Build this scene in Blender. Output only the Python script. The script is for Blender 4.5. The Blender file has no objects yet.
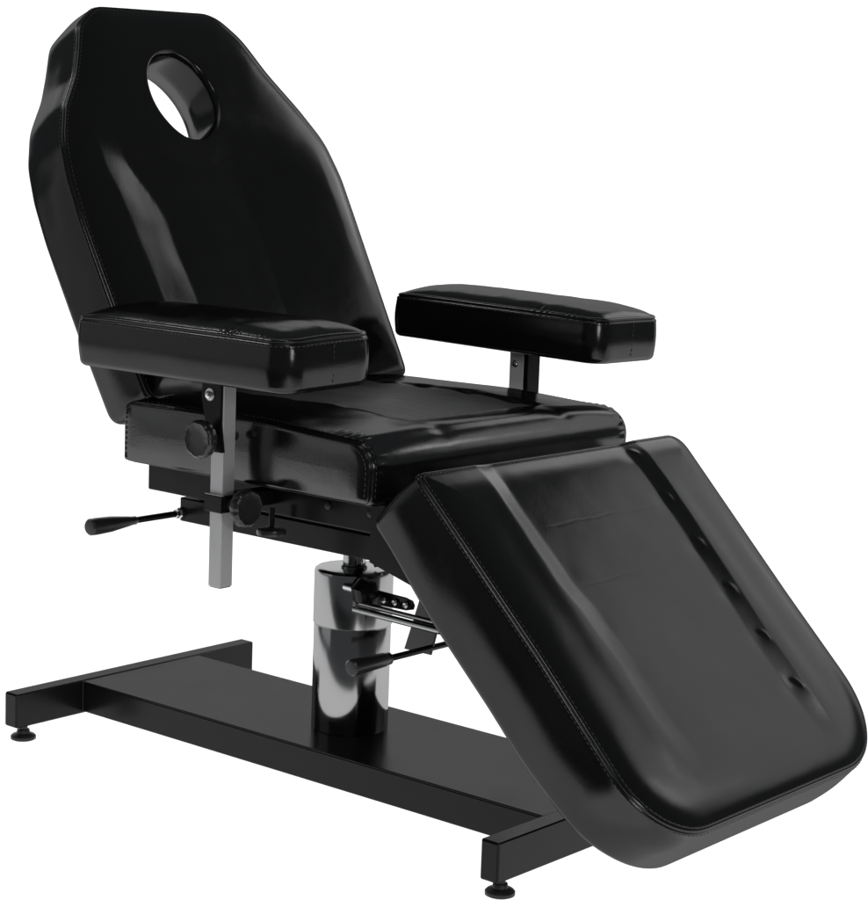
import bpy, math, random
import numpy as np
from mathutils import Vector, Matrix, noise
random.seed(4)
S = bpy.context.scene
C = S.collection
R = math.radians

# ------------------------------------------------------------------ camera
cam_d = bpy.data.cameras.new('camera'); cam = bpy.data.objects.new('camera', cam_d); C.objects.link(cam)
S.camera = cam
AZ, PI_, RO = R(129.81988), R(8.64984), R(2.10345)
Fv = Vector((math.cos(AZ)*math.cos(PI_), math.sin(AZ)*math.cos(PI_), -math.sin(PI_)))
Rt = Fv.cross(Vector((0, 0, 1))).normalized(); Up = Rt.cross(Fv)
R2 = Rt*math.cos(RO) + Up*math.sin(RO); U2 = -Rt*math.sin(RO) + Up*math.cos(RO)
M = Matrix((R2, U2, -Fv)).transposed().to_4x4()
M.translation = Vector((2.10202, -2.41078, 1.0187))
cam.matrix_world = M
cam_d.sensor_fit = 'VERTICAL'; cam_d.sensor_height = 36
cam_d.lens = 2132.234/900*36
cam_d.clip_end = 60; cam_d.clip_start = .05

# ------------------------------------------------------------------ world, view
W = bpy.data.worlds.new('World'); S.world = W; W.use_nodes = True
W.node_tree.nodes['Background'].inputs[0].default_value = (.9, .95, 1, 1)
W.node_tree.nodes['Background'].inputs[1].default_value = .10
S.view_settings.view_transform = 'Standard'; S.view_settings.look = 'None'
S.view_settings.exposure = 0; S.view_settings.gamma = 1
S.render.engine = 'CYCLES'
S.cycles.max_bounces = 8

# ------------------------------------------------------------------ lamps (studio softboxes and added fills)
def area(name, loc, aim, sx, sy, radiance, spread=180):
    L = bpy.data.lights.new(name, 'AREA'); L.shape = 'RECTANGLE'; L.size = sx; L.size_y = sy
    L.energy = radiance*math.pi*sx*sy
    L.spread = R(spread)
    o = bpy.data.objects.new(name, L); C.objects.link(o)
    o.location = loc
    o.rotation_euler = (Vector(aim)-Vector(loc)).to_track_quat('-Z', 'Y').to_euler()
    return o
fw = Vector((math.cos(AZ), math.sin(AZ), 0)); rg = Vector((math.sin(AZ), -math.cos(AZ), 0))
# softbox on the far side: mirrored in the leg rest
area('softbox_far', (1.2, 2.05, 1.46), (.5, 0, .4), 1.4, 1.1, .9)
# strip box: mirrored in the folds of the backrest
area('softbox_high', (-.02, 2.15, 1.98), (-.35, 0, .85), .75, .78, 1.7)
area('softbox_key', (1.75, -1.75, 2.7), (.2, -.2, .6), .6, .6, 9.0)
area('softbox_rim', (-1.9, -.7, 2.8), (0, -.3, .7), .5, .5, 11.0)
area('softbox_strip', (1.86, 2.0, 1.76), (.7, .1, .3), .22, .36, 4.0)
# big overhead
area('softbox_top', (-.2, -.6, 3.1), (0, 0, .5), 1.4, 1.0, 1.2)
# near side soft fill
area('softbox_near', (-2.3, -2.5, 1.15), (0, 0, .6), 2.2, 1.9, .38)
area('fill_front', (2.9, -1.3, 1.15), (0, .2, .65), .5, .5, 20)  # added fill lamp that brightens the far armrest post
# added unseen lamps shining through the translucent sweep to keep it shadowless white
ctr = fw*.9
under = area('sheet_fill_under', (ctr.x, ctr.y, -.75), (ctr.x, ctr.y, 1), 9.0, 7.0, 1.62)
bk = fw*4.35 + Vector((0, 0, 1.2))
area('sheet_fill_behind', bk, bk - fw, 9.5, 4.6, 1.62)

# ------------------------------------------------------------------ materials
def mat(name, base, rough, metal=0, spec=.5, bump=None, rvar=None, coat=0, coat_r=.05, lines=None):
    m = bpy.data.materials.new(name); m.use_nodes = True
    nt = m.node_tree; b = nt.nodes['Principled BSDF']
    b.inputs['Base Color'].default_value = (*base, 1) if isinstance(base, tuple) else (base, base, base, 1)
    b.inputs['Roughness'].default_value = rough; b.inputs['Metallic'].default_value = metal
    b.inputs['Specular IOR Level'].default_value = spec
    b.inputs['Coat Weight'].default_value = coat; b.inputs['Coat Roughness'].default_value = coat_r
    tc = nt.nodes.new('ShaderNodeTexCoord')
    last = None
    for sc, dist, st, det in (bump or []):
        n = nt.nodes.new('ShaderNodeTexNoise'); n.inputs['Scale'].default_value = sc; n.inputs['Detail'].default_value = det
        nt.links.new(tc.outputs['Object'], n.inputs['Vector'])
        bp = nt.nodes.new('ShaderNodeBump'); bp.inputs['Distance'].default_value = dist; bp.inputs['Strength'].default_value = st
        nt.links.new(n.outputs['Fac'], bp.inputs['Height'])
        if last: nt.links.new(last.outputs['Normal'], bp.inputs['Normal'])
        last = bp
    if lines:
        sx = nt.nodes.new('ShaderNodeSeparateXYZ'); nt.links.new(tc.outputs['Object'], sx.inputs[0])
        def mth(op, a, c=None, **k):
            n = nt.nodes.new('ShaderNodeMath'); n.operation = op; n.use_clamp = k.get('clamp', False)
            for q, v in enumerate((a, c)):
                if v is None: continue
                if isinstance(v, (int, float)): n.inputs[q].default_value = v
                else: nt.links.new(v, n.inputs[q])
            return n.outputs[0]
        nn = nt.nodes.new('ShaderNodeTexNoise'); nn.inputs['Scale'].default_value = 11; nt.links.new(tc.outputs['Object'], nn.inputs['Vector'])
        sv = mth('MULTIPLY', mth('SUBTRACT', mth('SUBTRACT', sx.outputs[0], sx.outputs[2]), .32-.5697), .7071)
        sv = mth('ADD', sv, mth('MULTIPLY', nn.outputs['Fac'], .02))
        tot = None
        for s0 in lines:
            g = mth('SUBTRACT', 1.0, mth('DIVIDE', mth('ABSOLUTE', mth('SUBTRACT', sv, s0)), .0035), clamp=True)
            tot = g if tot is None else mth('ADD', tot, g)
        mask = mth('SUBTRACT', 1.0, mth('DIVIDE', mth('ABSOLUTE', sx.outputs[1]), .15), clamp=True)
        mask = mth('MINIMUM', mth('MULTIPLY', mask, 4.0), 1.0)
        bp = nt.nodes.new('ShaderNodeBump'); bp.inputs['Distance'].default_value = .0004; bp.inputs['Strength'].default_value = .35; bp.invert = True
        nt.links.new(mth('MULTIPLY', tot, mask), bp.inputs['Height']); nt.links.new(last.outputs['Normal'], bp.inputs['Normal']); last = bp
    if last:
        nt.links.new(last.outputs['Normal'], b.inputs['Normal'])
        if coat: nt.links.new(last.outputs['Normal'], b.inputs['Coat Normal'])
    if rvar:
        sc, lo, hi = rvar
        n = nt.nodes.new('ShaderNodeTexNoise'); n.inputs['Scale'].default_value = sc; n.inputs['Detail'].default_value = 5
        nt.links.new(tc.outputs['Object'], n.inputs['Vector'])
        mr = nt.nodes.new('ShaderNodeMapRange'); mr.inputs[1].default_value = .3; mr.inputs[2].default_value = .7
        mr.inputs[3].default_value = lo; mr.inputs[4].default_value = hi
        nt.links.new(n.outputs['Fac'], mr.inputs[0]); nt.links.new(mr.outputs[0], b.inputs['Roughness'])
    return m
vinyl = mat('black_vinyl', (.0045, .0045, .0047), .12, spec=.3, bump=[(900, .0003, .25, 2), (380, .0005, .17, 3), (60, .001, .10, 3)], rvar=(9, .09, .17))
vinyl_lined = mat('black_vinyl_lined', (.0045, .0045, .0047), .12, bump=[(900, .0003, .25, 2), (380, .0005, .14, 3), (60, .001, .08, 3)], rvar=(9, .09, .17), lines=(.13, .225, .32, .405, .475))
def sheen(m, base, ior, cap):
    nt = m.node_tree; b = nt.nodes['Principled BSDF']; out = nt.nodes['Material Output']
    d = nt.nodes.new('ShaderNodeBsdfDiffuse'); g = nt.nodes.new('ShaderNodeBsdfGlossy'); f = nt.nodes.new('ShaderNodeFresnel')
    k = nt.nodes.new('ShaderNodeMath'); k.operation = 'MINIMUM'; k.inputs[1].default_value = cap; mx = nt.nodes.new('ShaderNodeMixShader')
    d.inputs['Color'].default_value = (base, base, base*1.03, 1); f.inputs['IOR'].default_value = ior; g.inputs['Color'].default_value = (1, 1, 1, 1)
    g.inputs['Roughness'].default_value = b.inputs['Roughness'].default_value
    for inp in ('Roughness', 'Normal'):
        if b.inputs[inp].is_linked:
            src = b.inputs[inp].links[0].from_socket; nt.links.new(src, g.inputs[inp])
            if inp == 'Normal': nt.links.new(src, d.inputs[inp])
    nt.links.new(f.outputs[0], k.inputs[0]); nt.links.new(k.outputs[0], mx.inputs[0])
    nt.links.new(d.outputs[0], mx.inputs[1]); nt.links.new(g.outputs[0], mx.inputs[2]); nt.links.new(mx.outputs[0], out.inputs[0])
    nt.nodes.remove(b)
sheen(vinyl, .0045, 1.40, .085)
sheen(vinyl_lined, .0045, 1.40, .085)
def flat_chrome(m, col):
    nt = m.node_tree; b = nt.nodes['Principled BSDF']; g = nt.nodes.new('ShaderNodeBsdfGlossy')
    g.inputs['Color'].default_value = (col, col, col*1.01, 1)
    if b.inputs['Roughness'].is_linked: nt.links.new(b.inputs['Roughness'].links[0].from_socket, g.inputs['Roughness'])
    nt.links.new(g.outputs[0], nt.nodes['Material Output'].inputs[0]); nt.nodes.remove(b)
vinyl_insert = mat('matte_vinyl_insert', .01, .42, bump=[(500, .0004, .3, 3)], rvar=(12, .36, .48))
sheen(vinyl_insert, .012, 1.40, .11)
thread = mat('black_thread', .035, .55, spec=.4)
powder = mat('black_powder_coat', .010, .22, spec=.30, bump=[(700, .0002, .15, 2), (90, .0006, .08, 3)], rvar=(14, .19, .27))
plastic = mat('black_plastic', .014, .30, spec=.4, bump=[(400, .0002, .2, 2)])
rubber = mat('black_rubber', .012, .5, spec=.4)
chrome = mat('polished_chrome', (.33, .33, .335), .10, metal=1, rvar=(11, .09, .16), bump=[(16, .0008, .05, 2)])
flat_chrome(chrome, .32)
sheen(powder, .0055, 1.27, .055)
steel = mat('brushed_steel', (.42, .42, .425), .38, metal=.45, bump=[(300, .0002, .15, 3)], rvar=(20, .36, .50))
zinc_lit = mat('lit_zinc_bracket', .80, .38, metal=.15, bump=[(200, .0003, .2, 3)])  # far bracket metal, colour lightened to stand in for light falling on it
zinc = mat('zinc_bolt', (.6, .6, .6), .22, metal=1)
board = mat('black_board', .008, .5, spec=.3)

# ------------------------------------------------------------------ mesh helpers
def link(name, verts, faces, m, parent=None, smooth=True, angle=None):
    me = bpy.data.meshes.new(name); me.from_pydata([tuple(v) for v in verts], [], faces); me.update()
    if smooth:
        me.polygons.foreach_set('use_smooth', [True]*len(me.polygons))
        if angle is not None: me.set_sharp_from_angle(angle=R(angle))
    me.materials.append(m)
    o = bpy.data.objects.new(name, me); C.objects.link(o)
    if parent is not None: o.parent = parent
    return o

class MB:
    def __init__(s): s.v = []; s.f = []
    def add(s, v, f):
        n = len(s.v); s.v += [tuple(x) for x in v]; s.f += [tuple(i+n for i in q) for q in f]; return s
    def box(s, x0, x1, y0, y1, z0, z1, b=.0015, mtx=None):
        """bevelled box"""
        b = min(b, (x1-x0)/3, (y1-y0)/3, (z1-z0)/3)
        cx, cy, cz = (x0+x1)/2, (y0+y1)/2, (z0+z1)/2
        hx, hy, hz = (x1-x0)/2, (y1-y0)/2, (z1-z0)/2
        idx = {}; V = []
        for sx in (-1, 1):
            for sy in (-1, 1):
                for sz in (-1, 1):
                    for ax in range(3):
                        h = [hx-b, hy-b, hz-b]; h[ax] += b
                        idx[(sx, sy, sz, ax)] = len(V)
                        V.append((cx+sx*h[0], cy+sy*h[1], cz+sz*h[2]))
        F = []
        g = lambda sx, sy, sz, a: idx[(sx, sy, sz, a)]
        for s_ in (-1, 1):
            F.append([g(s_, a, c, 0) for a, c in ((-1, -1), (1, -1), (1, 1), (-1, 1))])
            F.append([g(a, s_, c, 1) for a, c in ((-1, -1), (1, -1), (1, 1), (-1, 1))])
            F.append([g(a, c, s_, 2) for a, c in ((-1, -1), (1, -1), (1, 1), (-1, 1))])
        for a in (-1, 1):
            for c in (-1, 1):
                F.append([g(a, c, -1, 0), g(a, c, 1, 0), g(a, c, 1, 1), g(a, c, -1, 1)])
                F.append([g(a, -1, c, 0), g(a, 1, c, 0), g(a, 1, c, 2), g(a, -1, c, 2)])
                F.append([g(-1, a, c, 1), g(1, a, c, 1), g(1, a, c, 2), g(-1, a, c, 2)])
                for e in (-1, 1): F.append([g(a, c, e, 0), g(a, c, e, 1), g(a, c, e, 2)])
        if mtx is not None: V = [tuple(mtx @ Vector(v)) for v in V]
        # consistent winding
        cc = Vector((cx, cy, cz))
        if mtx is not None: cc = mtx @ cc
        G = []
        for f in F:
            p = [Vector(V[i]) for i in f]; n = (p[1]-p[0]).cross(p[2]-p[0]); m_ = sum(p, Vector())/len(p)
            G.append(f if n.dot(m_-cc) > 0 else f[::-1])
        return s.add(V, G)
    def lathe(s, prof, p0, axis, n=64):
        """prof: list of (radius, along-axis)"""
        a = Vector(axis).normalized(); t = a.orthogonal().normalized(); q = a.cross(t); p0 = Vector(p0)
        V = []; F = []
        for r, h in prof:
            for i in range(n):
                w = 2*math.pi*i/n; V.append(p0 + a*h + (t*math.cos(w)+q*math.sin(w))*r)
        for k in range(len(prof)-1):
            for i in range(n):
                j = (i+1) % n; F.append((k*n+i, k*n+j, (k+1)*n+j, (k+1)*n+i))
        F.append(tuple(range(n))[::-1]); F.append(tuple((len(prof)-1)*n+i for i in range(n)))
        return s.add(V, F)
    def prism(s, poly, p0, ex, ey, ez, t, b=.0012):
        """closed polygon (u,v) in plane ex,ey extruded t along ez with small bevel"""
        p0, ex, ey, ez = map(Vector, (p0, ex, ey, ez)); n = len(poly)
        c = Vector((sum(p[0] for p in poly)/n, sum(p[1] for p in poly)/n))
        def ins(k):
            out = []
            for i in range(n):
                p = Vector(poly[i]); a = (p-Vector(poly[i-1])).normalized(); d = (Vector(poly[(i+1) % n])-p).normalized()
                m_ = (Vector((-a.y, a.x))+Vector((-d.y, d.x)))
                m_ = m_.normalized() if m_.length > 1e-6 else Vector((-a.y, a.x))
                out.append(p+m_*k)
            return out
        V = []
        for (k, h) in ((b, 0), (0, b), (0, t-b), (b, t)):
            V += [p0+ex*p.x+ey*p.y+ez*h for p in ins(k)]
        F = [tuple(range(n))[::-1], tuple(3*n+i for i in range(n))]
        for k in range(3):
            for i in range(n): j = (i+1) % n; F.append((k*n+i, k*n+j, (k+1)*n+j, (k+1)*n+i))
        return s.add(V, F)
    def build(s, name, m, parent, angle=35): return link(name, s.v, s.f, m, parent, True, angle)

def frame(origin, ex, ey):
    ex = Vector(ex).normalized(); ey = Vector(ey).normalized(); ez = ex.cross(ey)
    m = Matrix((ex, ey, ez)).transposed().to_4x4(); m.translation = Vector(origin); return m

def smooth_outline(pts, N, radius_list=None, iters=0):
    """pts: list of (x,y,r) CCW polygon with corner radii -> N points uniformly by arc length (np Nx2), outward normals"""
    P = [np.array(p[:2], float) for p in pts]; out = []
    n = len(P)
    for i in range(n):
        p = P[i]; a = P[i-1]-p; c = P[(i+1) % n]-p; r = pts[i][2]
        la, lc = np.linalg.norm(a), np.linalg.norm(c); a = a/la; c = c/lc
        ang = math.acos(np.clip(a@c, -1, 1))
        if r <= 1e-6 or ang > math.pi-.02: out.append(p); continue
        d = min(r/math.tan(ang/2), la*.49, lc*.49)
        # superellipse-ish smooth corner through a cubic bezier
        q0 = p+a*d; q3 = p+c*d; k = 4/3*math.tan((math.pi-ang)/4)*d*math.tan(ang/2)
        q1 = q0-a*k; q2 = q3-c*k
        for t in np.linspace(0, 1, 14): out.append((1-t)**3*q0+3*(1-t)**2*t*q1+3*(1-t)*t*t*q2+t**3*q3)
    A = np.array(out); A2 = np.vstack([A, A[:1]])
    L = np.r_[0, np.cumsum(np.linalg.norm(np.diff(A2, axis=0), axis=1))]
    s = np.linspace(0, L[-1], N, endpoint=False)
    Q = np.c_[np.interp(s, L, A2[:, 0]), np.interp(s, L, A2[:, 1])]
    for _ in range(iters): Q = .5*Q+.25*(np.roll(Q, 1, 0)+np.roll(Q, -1, 0))
    T = np.roll(Q, -1, 0)-np.roll(Q, 1, 0); T /= np.linalg.norm(T, axis=1)[:, None]
    Nn = np.c_[T[:, 1], -T[:, 0]]
    for _ in range(4): Nn = .5*Nn+.25*(np.roll(Nn, 1, 0)+np.roll(Nn, -1, 0))
    Nn /= np.linalg.norm(Nn, axis=1)[:, None]
    return Q, Nn, L[-1]

# seam profile between the top panel and the side panel: (inset, height below the top plane)
SEAM = [(.0075, .0000), (.0055, .0003), (.0036, -.0003), (.0020, -.0018), (.0016, -.0032), (.0030, -.0040), (.0034, -.0046),
        (.0018, -.0052), (.0004, -.0064), (.0000, -.0080)]

def dist_outline(P, Q):
    d = np.full(len(P), 1e9)
    Q2 = np.roll(Q, -1, 0)
    for i in range(0, len(Q)):
        a = Q[i]; b = Q2[i]-a; L = b@b
        t = np.clip(((P-a)@b)/L, 0, 1); dd = np.linalg.norm(P-a-t[:, None]*b, axis=1); d = np.minimum(d, dd)
    return d

def pad(name, pts, T, centre, hfun, mtx, parent, N=420, NR=64, hole=None, bulge=.004, side_noise=.001, taper=0.0,
        stitches=True, bottom_r=.010, seed=0, tfun=None, end_seam=None):
    """upholstered pad: outline in its own plane (u,v), crowned top, stitched seam, soft sides"""
    Q, Nn, LEN = smooth_outline(pts, N, iters=3)
    c = np.array(centre)
    rings = []; stit = []
    Qi = Q-Nn*SEAM[0][0]
    # hole / centre ring
    if hole:
        hx, hy = hole; ang = np.arctan2((Qi-c)[:, 1], (Qi-c)[:, 0]); inner = c+np.c_[np.cos(ang)*hx, np.sin(ang)*hy]
        nin = -(np.c_[np.cos(ang)/hx, np.sin(ang)/hy]); nin /= np.linalg.norm(nin, axis=1)[:, None]
    else:
        inner = c+(Qi-c)*.002
    flat = []
    if hole:
        hr = .009
        prof = [(.026, -T+.004), (.022, -T+.012), (.006, -.066), (.001, -.055), (0, -.045), (0, -.030)]+[(hr*(1-math.cos(a)), -hr*(1-math.sin(a))) for a in np.linspace(.0, math.pi/2, 9)]
        for dlt, z in prof: flat.append((inner-nin*dlt, np.full(N, z), 'wall' if z < -.001 else 'top'))
        inner = inner-nin*hr
    ts = np.linspace(0, 1, NR); ts = 1-(1-ts)**1.35
    if hole: ts = ts[1:]
    for t in ts: flat.append((inner*(1-t)+Qi*t, None, 'top'))
    V = []
    for P, z, k in flat:
        d = dist_outline(P, Q)
        H = hfun(P, d)
        if z is None: z = H
        elif k == 'top': z = H
        else: z = z+H*np.clip(1+z/.03, 0, 1)
        V.append(np.c_[P, z])
    Hedge = V[-1][:, 2]
    for k, (dl, z) in enumerate(SEAM[1:]): V.append(np.c_[Q-Nn*dl, z+Hedge*(1-(k+1)/len(SEAM))])
    ring_seam = len(V)-1
    rs = random.Random(seed)
    NS = 12
    z0, z1 = -.0095, -T+bottom_r
    for k in range(NS+1):
        v = k/NS; z = z0+(z1-z0)*v
        off = bulge*math.sin(math.pi*min(1, v*1.0))
        nz = np.array([noise.noise(Vector((q[0]*9+seed, q[1]*9, z*14)))*side_noise*3*math.sin(math.pi*v) for q in Q])
        V.append(np.c_[Q+Nn*(off+nz)[:, None]-Nn*taper*v, np.full(N, z)])
    for a in np.linspace(.3, math.pi/2, 5):
        V.append(np.c_[Q-Nn*(taper+bottom_r*(1-math.cos(a))), np.full(N, z1-bottom_r*math.sin(a))])
    if tfun is not None:
        for q in range(ring_seam+1, len(V)):
            f_ = tfun(V[q]); zz = V[q][:, 2]; V[q][:, 2] = np.where(zz < -.012, -.012+(zz+.012)*f_, zz)
    if hole:
        inn = flat[0][0]; V.append(np.c_[(V[-1][:, :2]*.5+inn*.5), np.full(N, -T)]); V.append(np.c_[inn, np.full(N, -T)])
    K = len(V); A = np.vstack(V)
    F = []
    for k in range(K-1):
        for i in range(N):
            j = (i+1) % N; F.append((k*N+i, (k+1)*N+i, (k+1)*N+j, k*N+j))
    if hole:
        for i in range(N): j = (i+1) % N; F.append(((K-1)*N+i, i, j, (K-1)*N+j))
    else:
        F.append(tuple(range(N))); F.append(tuple((K-1)*N+i for i in range(N))[::-1])
    VV = [mtx @ Vector(p) for p in A]
    o = link(name, VV, F, vinyl, parent)
    if stitches:
        sb = MB()
        L = 0; pitch = .0078; n = int(LEN/pitch)
        for row, (ri, lift) in enumerate(((len(V)-0, 0),)): pass
        topring = V[[i for i, f in enumerate(flat)][-1]]
        sidering = V[ring_seam]
        for ring, outv in ((topring, (0, 1)), (sidering, (1, 0))):
            for m_ in range(n):
                f = m_/n*N; i = int(f) % N; j = (i+1) % N; fr = f-int(f)
                p = ring[i]*(1-fr)+ring[j]*fr
                tg = Vector((ring[j]-ring[i])).normalized(); nn = Vector((Nn[i][0], Nn[i][1], 0))
                on = (nn*outv[0]+Vector((0, 0, 1))*outv[1]).normalized()
                on = (on-tg*on.dot(tg)).normalized(); sd = tg.cross(on)
                mm = Matrix((tg, sd, on)).transposed().to_4x4(); mm.translation = Vector(p)+on*.0001
                sb.box(-.0023, .0023, -.00045, .00045, -.0004, .0005, .0002, mtx=mtx @ mm)
        if end_seam is not None:
            for k in range(int((T-.022)/pitch)+1):
                mm = Matrix(((0, 0, 1, end_seam+bulge+.0006), (0, 1, 0, 0), (1, 0, 0, -.012-k*pitch), (0, 0, 0, 1)))
                sb.box(-.0023, .0023, -.00045, .00045, -.0004, .0005, .0002, mtx=mtx @ mm)
        sb.build('stitching', thread, o, 60)
    return o

def nz(P, sc, seed): return np.array([noise.noise(Vector((p[0]*sc+seed, p[1]*sc, seed*.37))) for p in P])
def sstep(x, a, b): t = np.clip((x-a)/(b-a), 0, 1); return t*t*(3-2*t)

# ------------------------------------------------------------------ setting: translucent white sweep
def sweep():
    m = bpy.data.materials.new('white_translucent_sheet'); m.use_nodes = True; nt = m.node_tree
    nt.nodes.remove(nt.nodes['Principled BSDF']); out = nt.nodes['Material Output']
    a = nt.nodes.new('ShaderNodeBsdfTranslucent'); b = nt.nodes.new('ShaderNodeBsdfDiffuse'); mx = nt.nodes.new('ShaderNodeMixShader')
    a.inputs[0].default_value = (.92, .92, .92, 1); b.inputs[0].default_value = (.85, .85, .85, 1); mx.inputs[0].default_value = .75
    nt.links.new(a.outputs[0], mx.inputs[1]); nt.links.new(b.outputs[0], mx.inputs[2]); nt.links.new(mx.outputs[0], out.inputs[0])
    mx.inputs[0].default_value = .25
    prof = [(-.75+.25*i, 0) for i in range(0, 13)]
    d0 = prof[-1][0]; r = 1.1
    prof += [(d0+r*math.sin(t), r-r*math.cos(t)) for t in np.linspace(0.06, math.pi/2, 22)]
    prof += [(d0+r, r+.3*i) for i in range(1, 6)]
    V = []; F = []; hw = 4.2; n = 19
    for f, z in prof:
        for i in range(n): p = fw*f+rg*(-hw+2*hw*i/(n-1)); V.append((p.x, p.y, z+.0045))
    for k in range(len(prof)-1):
        for i in range(n-1): F.append((k*n+i, k*n+i+1, (k+1)*n+i+1, (k+1)*n+i))
    o = link('backdrop', V, F, m)
    o['kind'] = 'structure'
sweep()
def studio_floor():
    m = bpy.data.materials.new('grey_studio_floor'); m.use_nodes = True; b = m.node_tree.nodes['Principled BSDF']
    b.inputs['Base Color'].default_value = (.06, .06, .062, 1); b.inputs['Roughness'].default_value = .6
    v = [fw*a+rg*c+Vector((0, 0, -1.0)) for a, c in ((-7, -7), (-7, 7), (8, 7), (8, -7))]
    o = link('floor', v, [(0, 1, 2, 3)], m); o['kind'] = 'structure'
studio_floor()

# ================================================================== THE CHAIR
chair = bpy.data.objects.new('tattoo_chair', None); C.objects.link(chair)
chair['label'] = 'black vinyl hydraulic tattoo chair reclined on a white floor'
chair['category'] = 'tattoo chair'

# ---------------- base
XR0, XR1, XF0, XF1, YB, ZB0, ZB1, YP, ZP = -.5705, -.5402, .4224, .4532, .2692, .030, .0865, .1315, .0850
def foot(parent, x, y):
    MB().lathe([(.007, .0), (.007, .0115), (.006, .012)], (x, y, .0195), (0, 0, 1), 24).build('threaded_stem', rubber, parent)
    MB().lathe([(.0175, 0), (.0205, .0015), (.0205, .006), (.018, .0085), (.011, .011), (.010, .0165), (.0095, .017)], (x, y, 0.0050), (0, 0, 1), 48).build('levelling_foot', rubber, parent)
for x0, x1 in ((XR0, XR1), (XF0, XF1)):
    cb = MB().box(x0, x1, -YB, YB, ZB0, ZB1, .002).build('crossbar', powder, chair)
    MB().box(x0+.0022, x1-.0022, -YB-.0012, -YB+.0005, ZB0+.0022, ZB1-.0022, .0006).build('end_cap', powder, cb)
    MB().box(x0+.0022, x1-.0022, YB-.0005, YB+.0012, ZB0+.0022, ZB1-.0022, .0006).build('end_cap', powder, cb)
    for s in (-1, 1): foot(cb, (x0+x1)/2, s*(YB-.026))
pl = MB()
pl.box(XR1+.0003, XF0-.0003, -YP, YP, ZP-.0035, ZP, .0012)
plate = pl.build('base_plate', powder, chair)
MB().box(XR1+.0003, XF0-.0003, -YP+.0015, -YP+.0055, .033, ZP-.0038, .001).build('plate_flange', powder, plate)
MB().box(XR1+.0003, XF0-.0003, YP-.0055, YP-.0015, .033, ZP-.0038, .001).build('plate_flange', powder, plate)
for s in (-1, 1):
    wb = MB()
    for i in range(20): wb.lathe([(.001, 0), (.0022, .001), (.0022, .003), (.001, .004)], (XR1+.0015, s*(YP+.0), .036+.0024*i), (0, 0, 1), 10)
    wb.build('weld_bead', powder, plate)

# ---------------- hydraulic pump
PX = -.060
col = MB().lathe([(.0597, 0), (.0600, .0015), (.0600, .163), (.0594, .1645), (.0594, .1655)], (PX, 0, ZP+.0005), (0, 0, 1), 128).build('pump_sleeve', chrome, chair)
MB().lathe([(.0602, 0), (.0614, .0012), (.0614, .080), (.0607, .0845), (.0580, .0865), (.050, .0870), (.022, .0872)], (PX, 0, ZP+.1665), (0, 0, 1), 128).build('pump_cap', chrome, col)
MB().lathe([(.0178, 0), (.0178, .12)], (PX, 0, .335), (0, 0, 1), 64).build('piston', chrome, col)
MB().lathe([(.0205, 0), (.0205, .003), (.0195, .004), (.0182, .0045)], (PX, 0, .3385), (0, 0, 1), 64).build('piston_collar', chrome, col)

# ---------------- frames under the seat
fr = MB()
for s in (-1, 1): fr.box(-.262, .262, s*.236-.012, s*.236+.012, .4600, .5055, .002)
fr.box(-.262, -.238, -.2235, .2235, .4605, .505, .002); fr.box(.20, .224, -.2235, .2235, .4605, .505, .002)
uf = fr.build('seat_frame', powder, chair)
lf = MB()
for s in (-1, 1): lf.box(-.237, .305, s*.19-.015, s*.19+.015, .410, .4465, .002)
lf.box(-.2365, -.21, -.174, .174, .4105, .446, .002); lf.box(.275, .30, -.174, .174, .4105, .446, .002); lf.box(-.11, -.01, -.174, .174, .4105, .446, .002)
for s in (-1, 1): lf.box(-.20, -.16, s*.19-.012, s*.19+.012, .4468, .4598, .001)
for s in (-1, 1): lf.box(.22, .26, s*.19-.012, s*.19+.012, .4468, .4598, .001)
lfo = lf.build('lower_frame', powder, chair)
MB().box(-.255, .225, -.285, .285, .5060, .5085, .001).build('seat_board', board, chair)
for x in (.11, .19):
    MB().lathe([(.0055, 0), (.0055, .002), (.003, .0035)], (x, -.248, .488), (0, -1, 0), 20).build('frame_screw', rubber, uf)
# hinge plates to the leg rest
for s in (-1, 1):
    MB().prism([(.205, .508), (.205, .425), (.300, .400), (.330, .430), (.270, .500)][::-1], (0, s*.262-.002, 0), (1, 0, 0), (0, 0, 1), (0, 1, 0), .004).build('hinge_plate', powder, uf)

# ---------------- upholstery
# backrest
al = R(119)
ub = Vector((math.cos(al), 0, math.sin(al)))
mb = frame((-.2115, 0, .601), (0, 1, 0), ub)          # u = +y, v = up along the backrest, normal = y x u
if mb.to_3x3().col[2].x < 0: pass
def h_back(P, d):
    y, s = P[:, 0], P[:, 1]
    h = .009*(1-np.exp(-np.clip(d-.007, 0, None)/.022))
    fold = 0
    ay = np.abs(y)+.006*nz(P, 12, 8)
    r0 = .214-.02*sstep(s, .43, .12); r1 = .128+.055*sstep(s, .28, .44)
    r0 = np.where(y > 0, .245, r0); r1 = np.where(y > 0, .06, r1)
    pan = -.0105*(1-np.clip((ay-r1)/(r0+.012-r1), 0, 1))*sstep(s, .0, .05)*(1-sstep(s, .36, .47))
    w = .0004*nz(P, 9, 3)+.00025*nz(P, 26, 5)
    return h+fold+pan+w*np.clip(d/.04, 0, 1)
half = [(.294, .0, .02), (.300, .15, .9), (.306, .30, .5), (.308, .37, .14), (.298, .439, .12), (.264, .499, .12), (.217, .567, .2), (.184, .630, .12), (.136, .676, .07)]
BO = half+[(-.126, .672, .045), (-.174, .636, .06), (-.197, .586, .15), (-.219, .543, .15), (-.261, .488, .10), (-.287, .430, .12), (-.298, .37, .12), (-.302, .30, .5), (-.299, .15, .9), (-.292, .0, .02)]
back = pad('backrest', BO,
           .100, (-.008, .512), h_back, mb, chair, N=520, hole=(.067, .075), tfun=lambda A: 1-.17*sstep(A[:, 1], .50, .66), bulge=.0018, seed=1)
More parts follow.
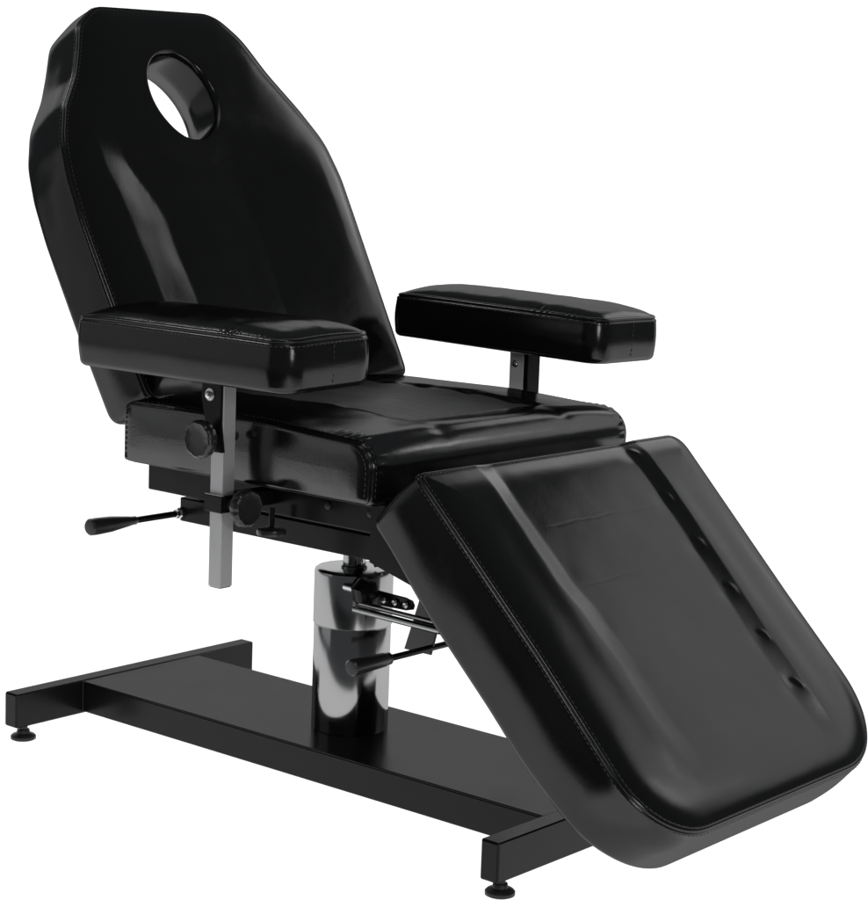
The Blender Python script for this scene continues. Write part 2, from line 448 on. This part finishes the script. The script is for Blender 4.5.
# leg rest
a1 = R(-45); ul = Vector((math.cos(a1), 0, math.sin(a1)))
ml = frame((.320, 0, .5697), ul, (0, 1, 0))           # u = down the leg rest, v = +y
def h_leg(P, d):
    s, y = P[:, 0], P[:, 1]
    h = .008*(1-np.exp(-np.clip(d-.007, 0, None)/.020))
    yl = .150+.006*np.sin(s*11+.5)
    ay = np.abs(y)+np.where(y < 0, .011, .005)*nz(P, 8, 15)+np.where(y < 0, .004, .0)*nz(P, 22, 3)
    pan = -.0048*(1-np.clip((ay-yl+.004)/.036, 0, 1))*(1-sstep(s, .44, .56))*(1-.65*sstep(-y, -.12, .14)*sstep(s, .16, .36))
    pan = pan-.0008*sstep(s, .1, .3)*(1-sstep(np.abs(y), .0, .28))
    ridge = .0012*np.exp(-((np.abs(y)-.192)/.022)**2)*sstep(s, .02, .1)*(1-sstep(s, .44, .52))
    dm = 0
    for k in range(6):
        for sg in (-1, 1):
            r = np.hypot((s-(.030+.0825*k))*1.0, (y-sg*.150)*1.0)
            dm = dm-.0009*np.exp(-(r/.017)**2)*(1 if sg > 0 else .35)
    for k in range(6):
        r = np.hypot((s-(.034+.0825*k)), (y-.155)); th = np.arctan2(y-.155, s-(.034+.0825*k))
        dm = dm+.0015*np.exp(-((r-.015)/.0035)**2)*np.exp(-((th-2.2)/.6)**2)
    w = .0004*nz(P, 5, 11)+.00022*nz(P, 20, 13)
    return h+pan+ridge+dm+w*np.clip(d/.04, 0, 1)
leg = pad('leg_rest', [(0, -.310, .012), (.30, -.302, .6), (.584, -.307, .105), (.580, .300, .14), (.30, .300, .6), (0, .308, .03)][::1],
          .112, (.30, 0), h_leg, ml, chair, N=520, NR=110, bulge=.003, seed=2, side_noise=.0008,
          tfun=lambda A: .98+.10*sstep(A[:, 0], .0, .18)-.25*sstep(A[:, 0], .36, .60))
leg.data.materials[0] = vinyl_lined
# armrests
def h_arm(P, d):
    ex = np.clip(.212-np.abs(P[:, 0]), 0, None); ey = np.clip(.089-np.abs(P[:, 1]), 0, None)
    h = .021*(1-np.exp(-ex/.028))*(1-np.exp(-ey/.028))-.006*np.exp(-d/.010)
    ph = P[:, 0]*2*math.pi/.0125+7*nz(P, 14, 2)
    pk = .0011*np.sin(ph)*np.clip(.2+1.6*nz(P, 24, 6), 0, 1)*np.exp(-((d-.011)/.005)**2)*sstep(P[:, 0], .02, .10)*(1-sstep(P[:, 0], .17, .20))
    return h+pk+(.0007*nz(P, 16, 21)+.0005*nz(P, 40, 4))*np.clip(d/.03, 0, 1)
ARM = []
for s in (-1, 1):
    cx, cy = -.015, s*.3425+.0035
    m = Matrix.Translation((cx, cy, .7370)) @ Matrix.Rotation(R(1.2 if s > 0 else 0), 4, 'Y') @ Matrix.Rotation(R(1.5 if s < 0 else -.6), 4, 'X')
    a = pad('armrest', [(-.209, -.088, .016), (.212+.003*s, -.089, .034), (.212+.003*s, .089, .034), (-.209, .088, .016)], .0715, (0, 0), h_arm, m, chair, N=520, NR=44,
            bulge=.002, bottom_r=.010, side_noise=.0002, seed=5+s, end_seam=.211+.003*s)
    ARM.append((a, s, m))
# seat: side profile (x,z) swept across y
def seat():
    prof = [(-.262, .508, .005), (.232, .508, .010), (.236, .594, .040), (.02, .6045, .6), (-.262, .600, .016)]
    N = 360; Q, Nn, LEN = smooth_outline([(p[0], p[1], p[2]) for p in prof], N, iters=2)
    HW = .3; V = []
    c = np.array([-.01, .553])
    # cap rings (near side y=-HW)
    inner = c+(Q-Nn*.006-c)*.02
    for t in np.linspace(0, 1, 14):
        P = inner*(1-t)+(Q-Nn*.006)*t; d = dist_outline(P, Q)
        V.append(np.c_[P[:, 0], -HW-.003*(1-np.exp(-d/.02))-.0012*nz(P, 12, 9)*np.clip(d/.02, 0, 1), P[:, 1]])
    for dl, yy in ((.0040, .0012), (.0026, .0026), (.0034, .0040), (.0038, .0046), (.0024, .0054), (.0008, .0070), (0, .0095)):
        V.append(np.c_[Q[:, 0]-Nn[:, 0]*dl, np.full(N, -HW+yy), Q[:, 1]-Nn[:, 1]*dl])
    cap_end = len(V)
    ys = np.concatenate([np.linspace(-.288, -.24, 14), np.linspace(-.235, .235, 110), np.linspace(.24, .288, 14)])
    top = np.clip(Nn[:, 1], 0, 1)**2; front = np.clip(Nn[:, 0], 0, 1)
    x = Q[:, 0]
    for y in ys:
        e = HW-abs(y)
        h = .011*(1-math.exp(-max(0, e-.010)/.045))*top+.006*(1-math.exp(-e/.04))*front
        yl = .150
        py = 1-np.clip((abs(y)-(yl-.012))/.024, 0, 1); py = py*py*(3-2*py)
        px = sstep(x, -.27, -.2)*(1-sstep(x, .155, .185))
        pan = -.0030*py*px
        ribs = .00028*math.sin(y*2*math.pi/.030)*(.5+.5*np.clip(nz(np.c_[x, np.full(N, y)], 9, 17)+.6, 0, 1))*py*px
        dm = np.zeros(N)
        for k in range(5):
            for sg in (-1, 1):
                r = np.hypot(x-(-.14+.088*k), (y-sg*.142)); dm -= .0022*np.exp(-(r/.017)**2)
        PP = np.c_[x, np.full(N, y)]
        w = (.0006*nz(PP, 8, 31)+.0003*nz(PP, 26, 7))*min(1, e/.03)
        pk = .0022*np.sin(np.arange(N)/N*LEN*2*math.pi/.013)*math.exp(-((e-.016)/.010)**2)*(sstep(x, .13, .2))*np.clip(Nn[:, 1]+.4, 0, 1)
        off = h+(pan+ribs+dm)*top+w*(top+front*.6)+pk
        V.append(np.c_[Q[:, 0]+Nn[:, 0]*off, np.full(N, y), Q[:, 1]+Nn[:, 1]*off])
    for k in range(cap_end-1, -1, -1):
        A = V[k].copy(); A[:, 1] *= -1; V.append(A)
    K = len(V); F = []
    for k in range(K-1):
        for i in range(N): j = (i+1) % N; F.append((k*N+i, k*N+j, (k+1)*N+j, (k+1)*N+i))
    F.append(tuple(range(N))[::-1]); F.append(tuple((K-1)*N+i for i in range(N)))
    o = link('seat_cushion', np.vstack(V), F, vinyl, chair)
    o.data.materials.append(vinyl_insert)
    AV = np.vstack(V)
    for p in o.data.polygons:
        if len(p.vertices) == 4:
            c_ = AV[list(p.vertices)].mean(0)
            if c_[2] > .58 and -.235 < c_[0] < .168 and abs(c_[1]) < .141: p.material_index = 1
    n = int(LEN/.0078)
    for sg in (-1, 1):
        sb = MB()
        for off, yy in ((-.0090, 0), (.0003, .0105)):
            for m_ in range(n):
                f = m_/n*N; i = int(f) % N; j = (i+1) % N
                if Nn[i][1] < -.5: continue
                p = Q[i]+(Q[j]-Q[i])*(f-int(f)); p = p+Nn[i]*off
                tg = Vector((Q[j][0]-Q[i][0], 0, Q[j][1]-Q[i][1])).normalized(); nn = Vector((Nn[i][0], 0, Nn[i][1]))
                on = Vector((0, sg, 0)) if yy == 0 else nn
                mm = Matrix((tg, tg.cross(on), on)).transposed().to_4x4(); mm.translation = Vector((p[0], sg*(HW-yy+(.0011 if yy == 0 else 0)), p[1]))
                sb.box(-.0023, .0023, -.00045, .00045, -.0004, .0005, .0002, mtx=mm)
        sb.build('stitching', thread, o, 60)
seat()

# ---------------- armrest posts, clamps, knobs
def knob(parent, c, axis, r=.0245, lobes=9, depth=.022):
    a = Vector(axis).normalized(); t = a.orthogonal().normalized(); q = a.cross(t); c = Vector(c)
    n = 112; mb_ = MB(); V = []; F = []
    prof = [(.55, -depth), (.62, -depth*.98), (.66, -depth*.8), (.93, -depth*.72), (1.0, -depth*.6), (1.0, -depth*.2), (.95, -.002), (.86, 0), (.80, -.0008), (.4, -.0012)]
    for rr, h in prof:
        for i in range(n):
            w = 2*math.pi*i/n
            sc = 1-.05*(0.5-.5*math.cos(lobes*w))**3 if rr > .7 else 1
            V.append(c+a*h+(t*math.cos(w)+q*math.sin(w))*r*rr*sc)
    K = len(prof)
    for k in range(K-1):
        for i in range(n): j = (i+1) % n; F.append((k*n+i, k*n+j, (k+1)*n+j, (k+1)*n+i))
    F.append(tuple(range(n))[::-1]); F.append(tuple((K-1)*n+i for i in range(n)))
    return mb_.add(V, F).build('clamp_knob', plastic, parent, 40)

for a, s, m in ARM:
    px, py = -.008, s*.340
    post = MB().box(px-.0122, px+.0122, py-.0122, py+.0122, .3665, .664, .0012).build('post', steel, a)
    MB().box(px-.0105, px+.0105, py-.0105, py+.0105, .3650, .3668, .0005).build('post_end_plug', rubber, post)
    # mounting plate under the pad
    MB().box(px-.055, px+.055, py-.035, py+.035, .6615, .6650, .001).build('mounting_plate', powder, a)
    br = MB()
    yo = -1 if s < 0 else -1
    # clevis plates either side of the post
    if s < 0:
        br.prism([(-.030, .664), (-.032, .636), (-.024, .600), (-.014, .560), (.010, .560), (.0035, .600), (.0040, .664)][::-1], (px+.006, py-.0172, 0), (1, 0, 0), (0, 0, 1), (0, 1, 0), .0045)
        br.build('tilt_bracket', powder, a)
        MB().lathe([(.0075, 0), (.0075, .0015), (.0055, .0018), (.0055, .005), (.0035, .0062)], (px-.010, py-.0173, .6385), (0, -1, 0), 6).build('bolt', zinc, a)
        MB().lathe([(.0088, 0), (.0088, .0012)], (px-.010, py-.0172, .6385), (0, -1, 0), 32).build('washer', zinc, a)
        knob(a, (px-.002, py-.050, .5790), (0, -1, 0), .0270)
        MB().lathe([(.009, 0), (.009, .02)], (px-.002, py-.0165, .5790), (0, -1, 0), 24).build('knob_stem', plastic, a)
        MB().lathe([(.007, 0), (.007, .012), (.003, .013)], (px, py+.0125, .579), (0, 1, 0), 6).build('bolt', zinc, a)
    else:
        br.box(px-.017, px+.0125, py-.0155, py-.0126, .590, .660, .001)
        br.build('tilt_bracket', zinc_lit, a)
        MB().box(px+.0126, px+.0220, py-.016, py+.016, .560, .664, .001).build('tilt_bracket', powder, a)
        MB().lathe([(.0062, 0), (.0062, .0015), (.0042, .002), (.0042, .0045), (.003, .005)], (px-.004, py-.0157, .640), (0, -1, 0), 6).build('bolt', zinc, a)
        knob(a, (px-.012, py+.040, .5450), (0, 1, 0), .0270)
    # clamp sleeve joining the post to the seat frame
    z0, z1 = .474, .498
    cl = MB()
    cl.box(px-.0175, px+.0175, py-.0180, py-.0130, z0, z1, .001); cl.box(px-.0175, px+.0175, py+.0130, py+.0180, z0, z1, .001)
    cl.box(px-.0175, px-.0128, py-.0127, py+.0127, z0, z1, .001); cl.box(px+.0128, px+.0175, py-.0127, py+.0127, z0, z1, .001)
    y0, y1 = sorted((s*.2485, s*.3217)); cl.box(px-.014, px+.014, y0, y1, z0+.001, z1-.001, .001)
    clo = cl.build('post_clamp', powder, chair)
    MB().box(px-.0168, px+.0168, py-.0176, py-.0126, z1+.0001, z1+.0012, .0003).build('top_strip', steel, clo)  # thin steel strip along the top edge of the clamp
    MB().lathe([(.008, 0), (.008, .02)], (px+.0170, py, .486), (1, 0, 0), 24).build('knob_stem', plastic, clo)
    knob(clo, (px+.056, py, .4850), (1, 0, 0), .0270)
# wing knob hanging below the clamp arm
wk = MB().lathe([(.004, 0), (.004, .030)], (.022, -.270, .444), (0, 0, 1), 20).build('stop_bolt', powder, lfo)
MB().lathe([(.010, 0), (.0205, .001), (.0215, .004), (.0205, .009), (.009, .011)], (.022, -.270, .435), (0, 0, 1), 40).build('bolt_knob', plastic, wk)

# ---------------- levers
def lever(p0, y_end, grip_len, r0, r1, parent=chair, tip=0):
    p0 = Vector(p0); L = abs(y_end-p0.y)
    rod = MB().lathe([(.0048, 0), (.0048, L-grip_len+.004)], p0, (0, -1, 0), 24).build('lever', powder, parent)
    g = [(r0*.8, 0), (r0, .002), (r0*1.02, .010), (r0*1.15, .014), (r1*.92, grip_len*.55), (r1, grip_len*.85), (r1*.97, grip_len-.003), (r1*.8, grip_len-.0005), (r1*.45, grip_len)]
    MB().lathe(g, p0+Vector((0, -(L-grip_len), 0)), (0, -1, 0), 40).build('lever_grip', plastic, rod)
    return rod
l1 = lever((-.232, -.205, .4225), -.389, .092, .0065, .0128)
MB().lathe([(.006, 0), (.009, .001), (.009, .006), (.007, .0075), (.007, .013), (.005, .014)], (-.232, -.2048, .4225), (0, -1, 0), 6).build('lock_nut', zinc, l1)
l2 = lever((.141, .03, .256), -.226, .085, .009, .0125)
l2.name = 'lever'
MB().lathe([(.0085, 0), (.0085, .12)], (.141, .12, .256), (0, -1, 0), 32).build('lever_tube', powder, l2)
MB().prism([(-.012, .395), (-.024, .330), (-.052, .245), (.000, .245), (.026, .340), (.030, .395)], (.141, -.050, 0), (1, 0, 0), (0, 0, 1), (0, 1, 0), .005).build('lever_plate', powder, l2)
for s in (-1, 1): MB().box(.115, .150, -.047 if s < 0 else .10, -.030 if s < 0 else .117, .385, .4100, .001).build('lever_hanger', powder, lfo)
# pump pedal bar, valve block and slotted link
pb = MB()
pb.lathe([(.0052, 0), (.0052, .36)], (-.005, -.058, .2905), (1, 0, -.02), 32)
pb.lathe([(.0040, 0), (.0040, .36)], (.0, -.050, .2985), (1, 0, -.02), 32)
pedal = pb.build('pump_pedal_bar', chrome, chair)
MB().box(.350, .420, -.085, -.025, .278, .290, .003).build('pedal_pad', rubber, pedal)
vb = MB().lathe([(.010, 0), (.019, .003), (.021, .008), (.021, .022), (.017, .028), (.010, .030)], (-.004, -.048, .319), (1, -.3, 0), 6).build('pump_valve', powder, col)
MB().lathe([(.006, 0), (.006, .03)], (-.030, -.052, .3205), (1, -.1, 0), 16).build('valve_stem', zinc, vb)
ln = MB().prism([(.012, .295), (.070, .2965), (.084, .300), (.086, .3065), (.082, .3130), (.068, .3160), (.012, .3175)], (0, -.0225, 0), (1, 0, 0), (0, 0, 1), (0, -1, 0), .004, .001)
lno = ln.build('slotted_link', powder, col)
for x in (.028, .050, .072): MB().lathe([(.0045, 0), (.0058, .001), (.0058, .004), (.003, .006)], (x, -.0266, .3065), (0, -1, 0), 6).build('bolt', zinc, lno)
MB().lathe([(.0035, 0), (.0035, .13)], (-.028, .012, .345), (.92, .05, .38), 16).build('release_rod', zinc, col)
